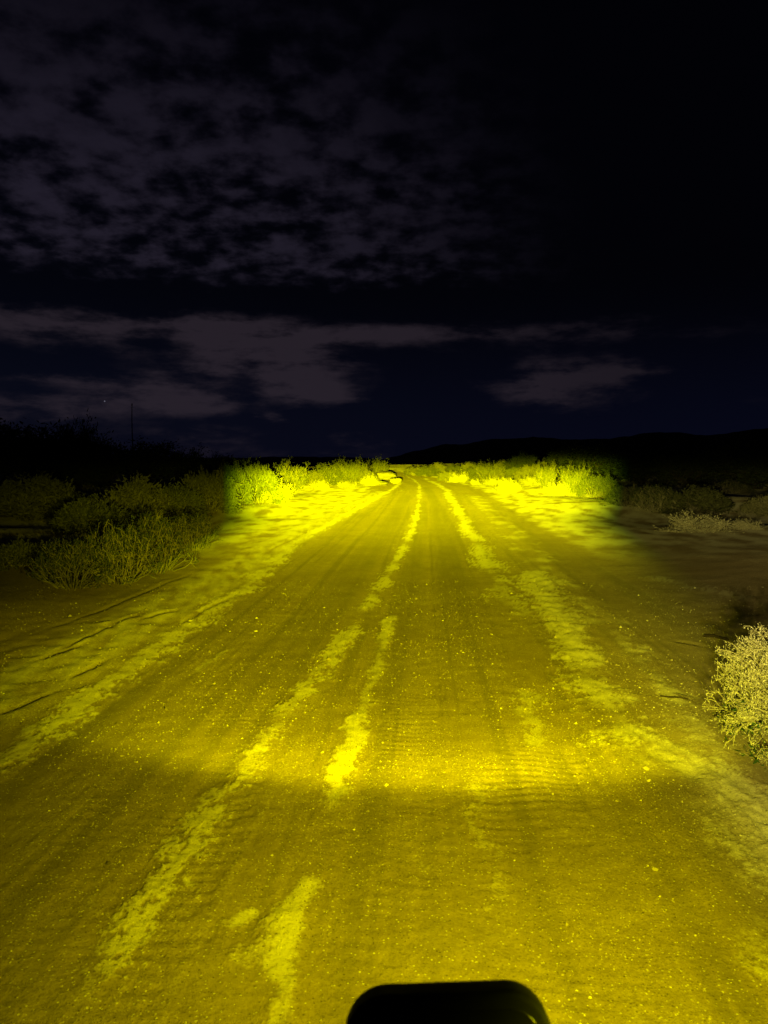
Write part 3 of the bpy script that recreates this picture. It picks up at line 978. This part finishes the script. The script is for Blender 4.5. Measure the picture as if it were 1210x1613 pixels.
def dark_strip(pts, rad, label, seed):  # narrow dark tapered strip laid along the ground
    P = Plant(seed); w3 = []
    for (px, py) in pts:
        q = at(px, py); w3.append(Vector((q.x, q.y, z_at(q.x, q.y) + rad * .7)))
    for i in range(len(w3) - 1):
        f = 1 - .5 * i / len(w3)
        P.seg.append((w3[i], w3[i + 1], rad * f, rad * f * .85))
        if i % 2:
            d = (w3[i + 1] - w3[i]).normalized(); q = w3[i] + rot_towards(d, .7, seed) * .05; q.z = w3[i].z + .01
            P.seg.append((w3[i], q, rad * .5, rad * .3))
    return tag(obj('dark_strip', P.wood('dark_strip'), M_STRIP), label, 'dark_strip')


dark_strip([(1108, 1004), (1118, 1003), (1128, 1005), (1138, 1007), (1148, 1010)], .016, 'dark strip lying on the sand above the pale right bush', 3)
dark_strip([(1040, 1104), (1054, 1106), (1068, 1108), (1084, 1109)], .007, 'thin dark strip lying left of the pale right bush', 4)

# ------------------------------------------------------------------ thin pole on the left skyline
pp = at(210, 764)
kp = math.hypot(pp.x, pp.y) / F_PX
P = Plant(9)
Hh = 120 * kp
for i in range(6):
    P.seg.append((Vector((0.02 * math.sin(i), 0, Hh * i / 6)), Vector((0.02 * math.sin(i + 1), 0, Hh * (i + 1) / 6)), .050 - .004 * i, .046 - .004 * i))
pole = bpy.data.objects.new('utility_pole', None); COL.objects.link(pole); pole.location = (pp.x, pp.y, z_at(pp.x, pp.y) - .05)
tag(pole, 'thin dark pole standing against the sky between the left trees', 'pole')
obj('post', P.wood('post'), M_BARK, pole)
P = Plant(10); P.seg.append((Vector((0, 0, Hh)), Vector((0, 0, Hh + .12)), .05, .02))
obj('pole_cap', P.wood('pole_cap'), M_BARK, pole)

# ------------------------------------------------------------------ black rounded housing at the bottom of the view
import bmesh
M_BLACK, t = new_mat('black_plastic')
pos = t.node('ShaderNodeTexCoord').outputs['Object']
bp = t.node('ShaderNodeBump'); bp.inputs['Distance'].default_value = .0006; t.l.new(t.noise(pos, 900, 2), bp.inputs['Height'])
surf(t, c4(.004, .004, .004), .75, bp.outputs[0], .05)
M_GLASS, t = new_mat('dark_screen'); surf(t, c4(.004, .004, .005), .25, None, .4)


def rounded_plate(w_, h_, rad, depth, bev, name, seg=14):
    """rounded rectangle slab in the XZ plane, thickness along Y"""
    def ring(inset, y):
        ww, hh, rd = w_ / 2 - inset, h_ / 2 - inset, max(rad - inset, .002); o_ = []
        for cx, cz, a0 in ((ww - rd, hh - rd, 0), (-ww + rd, hh - rd, 90), (-ww + rd, -hh + rd, 180), (ww - rd, -hh + rd, 270)):
            for i in range(seg + 1):
                a = R(a0 + 90 * i / seg); o_.append((cx + rd * math.cos(a), y, cz + rd * math.sin(a)))
        return o_
    prof_ = [(bev, -depth / 2)] + [(bev * (1 - math.sin(R(15 * i))), -depth / 2 + bev * (1 - math.cos(R(15 * i)))) for i in range(1, 7)]
    prof_ += [(bev * (1 - math.cos(R(15 * i))), depth / 2 - bev * (1 - math.sin(R(15 * i)))) for i in range(0, 7)]
    bm = bmesh.new(); rings = [[bm.verts.new(c) for c in ring(i_, y_)] for (i_, y_) in prof_]
    n = len(rings[0])
    for a, b in zip(rings[:-1], rings[1:]):
        for i in range(n): bm.faces.new((a[i], a[(i + 1) % n], b[(i + 1) % n], b[i]))
    bm.faces.new(list(reversed(rings[0]))); bm.faces.new(rings[-1])
    bmesh.ops.recalc_face_normals(bm, faces=bm.faces)
    me = bpy.data.meshes.new(name); bm.to_mesh(me); bm.free()
    me.polygons.foreach_set('use_smooth', np.array([len(p_.vertices) == 4 for p_ in me.polygons]))
    return me


DEP = .74
ctr = Vector((0, 0, CAM_H)) + (cam.rotation_euler.to_matrix() @ Vector(((707 - 605) / F_PX, (806.5 - 1668) / F_PX, -1))) * DEP
dev = bpy.data.objects.new('device_housing', None); COL.objects.link(dev)
dev.location = ctr
Wm, Hm = 326 * DEP / F_PX, 208 * DEP / F_PX
base_q = (Matrix.Rotation(YAW, 4, 'Z') @ Matrix.Rotation(R(-12), 4, 'X') @ Matrix.Rotation(R(-1.9), 4, 'Y'))
dev.rotation_euler = base_q.to_euler()
tag(dev, 'black rounded-corner housing silhouetted at the bottom edge of the view', 'device')
obj('casing', rounded_plate(Wm, Hm, 68 * DEP / F_PX, .034, .006, 'casing'), M_BLACK, dev)
obj('screen', rounded_plate(Wm * .86, Hm * .78, 40 * DEP / F_PX, .004, .001, 'screen'), M_GLASS, dev, (0, -.0165, 0))
bk = bpy.data.objects.new('bracket', rounded_plate(.05, .11, .012, .014, .003, 'bracket')); COL.objects.link(bk); bk.data.materials.append(M_BLACK)
bk.parent = dev; bk.location = (0, .028, -.055)


def tube_mesh(name, pts, n=20, cap=True):
    """lathe-like tube along local X: pts = (x, radius)"""
    bm = bmesh.new(); rg = []
    for (x_, r_) in pts:
        rg.append([bm.verts.new((x_, r_ * math.cos(2 * math.pi * i / n), r_ * math.sin(2 * math.pi * i / n))) for i in range(n)])
    for a, b in zip(rg[:-1], rg[1:]):
        for i in range(n): bm.faces.new((a[i], a[(i + 1) % n], b[(i + 1) % n], b[i]))
    if cap: bm.faces.new(rg[0]); bm.faces.new(list(reversed(rg[-1])))
    bmesh.ops.recalc_face_normals(bm, faces=bm.faces)
    me = bpy.data.meshes.new(name); bm.to_mesh(me); bm.free()
    return me


cl = obj('clamp', tube_mesh('clamp', [(-.022, .017), (-.020, .020), (.020, .020), (.022, .017)]), M_BLACK, dev, (0, .030, -.115))
obj('crossbar', tube_mesh('crossbar', [(-.22, .010), (-.218, .0125), (.218, .0125), (.22, .010)]), M_BLACK, dev, (0, .030, -.115))

# ------------------------------------------------------------------ loose gravel on the road and verge
NG = 42000
gr = np.random.default_rng(77)
rad_ = 1.75 * (11.0 / 1.75) ** (gr.random(NG) ** .85)
an_ = gr.uniform(R(-34), R(34), NG) - YAW
px_, py_ = rad_ * np.sin(an_), rad_ * np.cos(an_)
size = gr.gamma(2.2, .0007, NG) + .0010
size *= np.where(gr.random(NG) < .012, 2.4, 1.0)
size *= np.clip(rad_ / 3.5, .8, 1.7)
keep = fbm(px_ * 1.6, py_ * 1.1, 3, 71) + gr.normal(0, .28, NG) > -.12
px_, py_, size = px_[keep], py_[keep], size[keep]
pz_ = np.array([z_at(a, b) for a, b in zip(px_, py_)])
oct_ = np.array([[1, 0, 0], [-1, 0, 0], [0, 1, 0], [0, -1, 0], [0, 0, .75], [0, 0, -.75]], float)
n = len(px_)
V = oct_[None] * gr.uniform(.6, 1.3, (n, 6, 1)) + gr.normal(0, .16, (n, 6, 3))
th = gr.uniform(0, 6.283, n); cs_, sn_ = np.cos(th)[:, None], np.sin(th)[:, None]
V = np.stack([V[..., 0] * cs_ - V[..., 1] * sn_, V[..., 0] * sn_ + V[..., 1] * cs_, V[..., 2]], -1) * size[:, None, None]
V += np.stack([px_, py_, pz_ + size * .25], -1)[:, None, :]
f8 = np.array([[0, 2, 4], [2, 1, 4], [1, 3, 4], [3, 0, 4], [2, 0, 5], [1, 2, 5], [3, 1, 5], [0, 3, 5]])
F = (np.arange(n)[:, None, None] * 6 + f8[None]).reshape(-1, 3)
M_GRAV, t = new_mat('loose_gravel')
rpi = t.node('ShaderNodeNewGeometry').outputs['Random Per Island']
cr = t.node('ShaderNodeValToRGB'); t.l.new(rpi, cr.inputs[0])
cr.color_ramp.elements[0].color = c4(.10, .075, .05); cr.color_ramp.elements[1].color = c4(.62, .56, .44)
e = cr.color_ramp.elements.new(.5); e.color = c4(.30, .24, .16)
e = cr.color_ramp.elements.new(.88); e.color = c4(.40, .34, .24)
surf(t, cr.outputs[0], .9, None, .1, 1.0)
tag(obj('gravel', mesh_np('gravel', V.reshape(-1, 3), F, smooth=False), M_GRAV), 'loose gravel scattered over road and verge', 'gravel', kind='stuff')
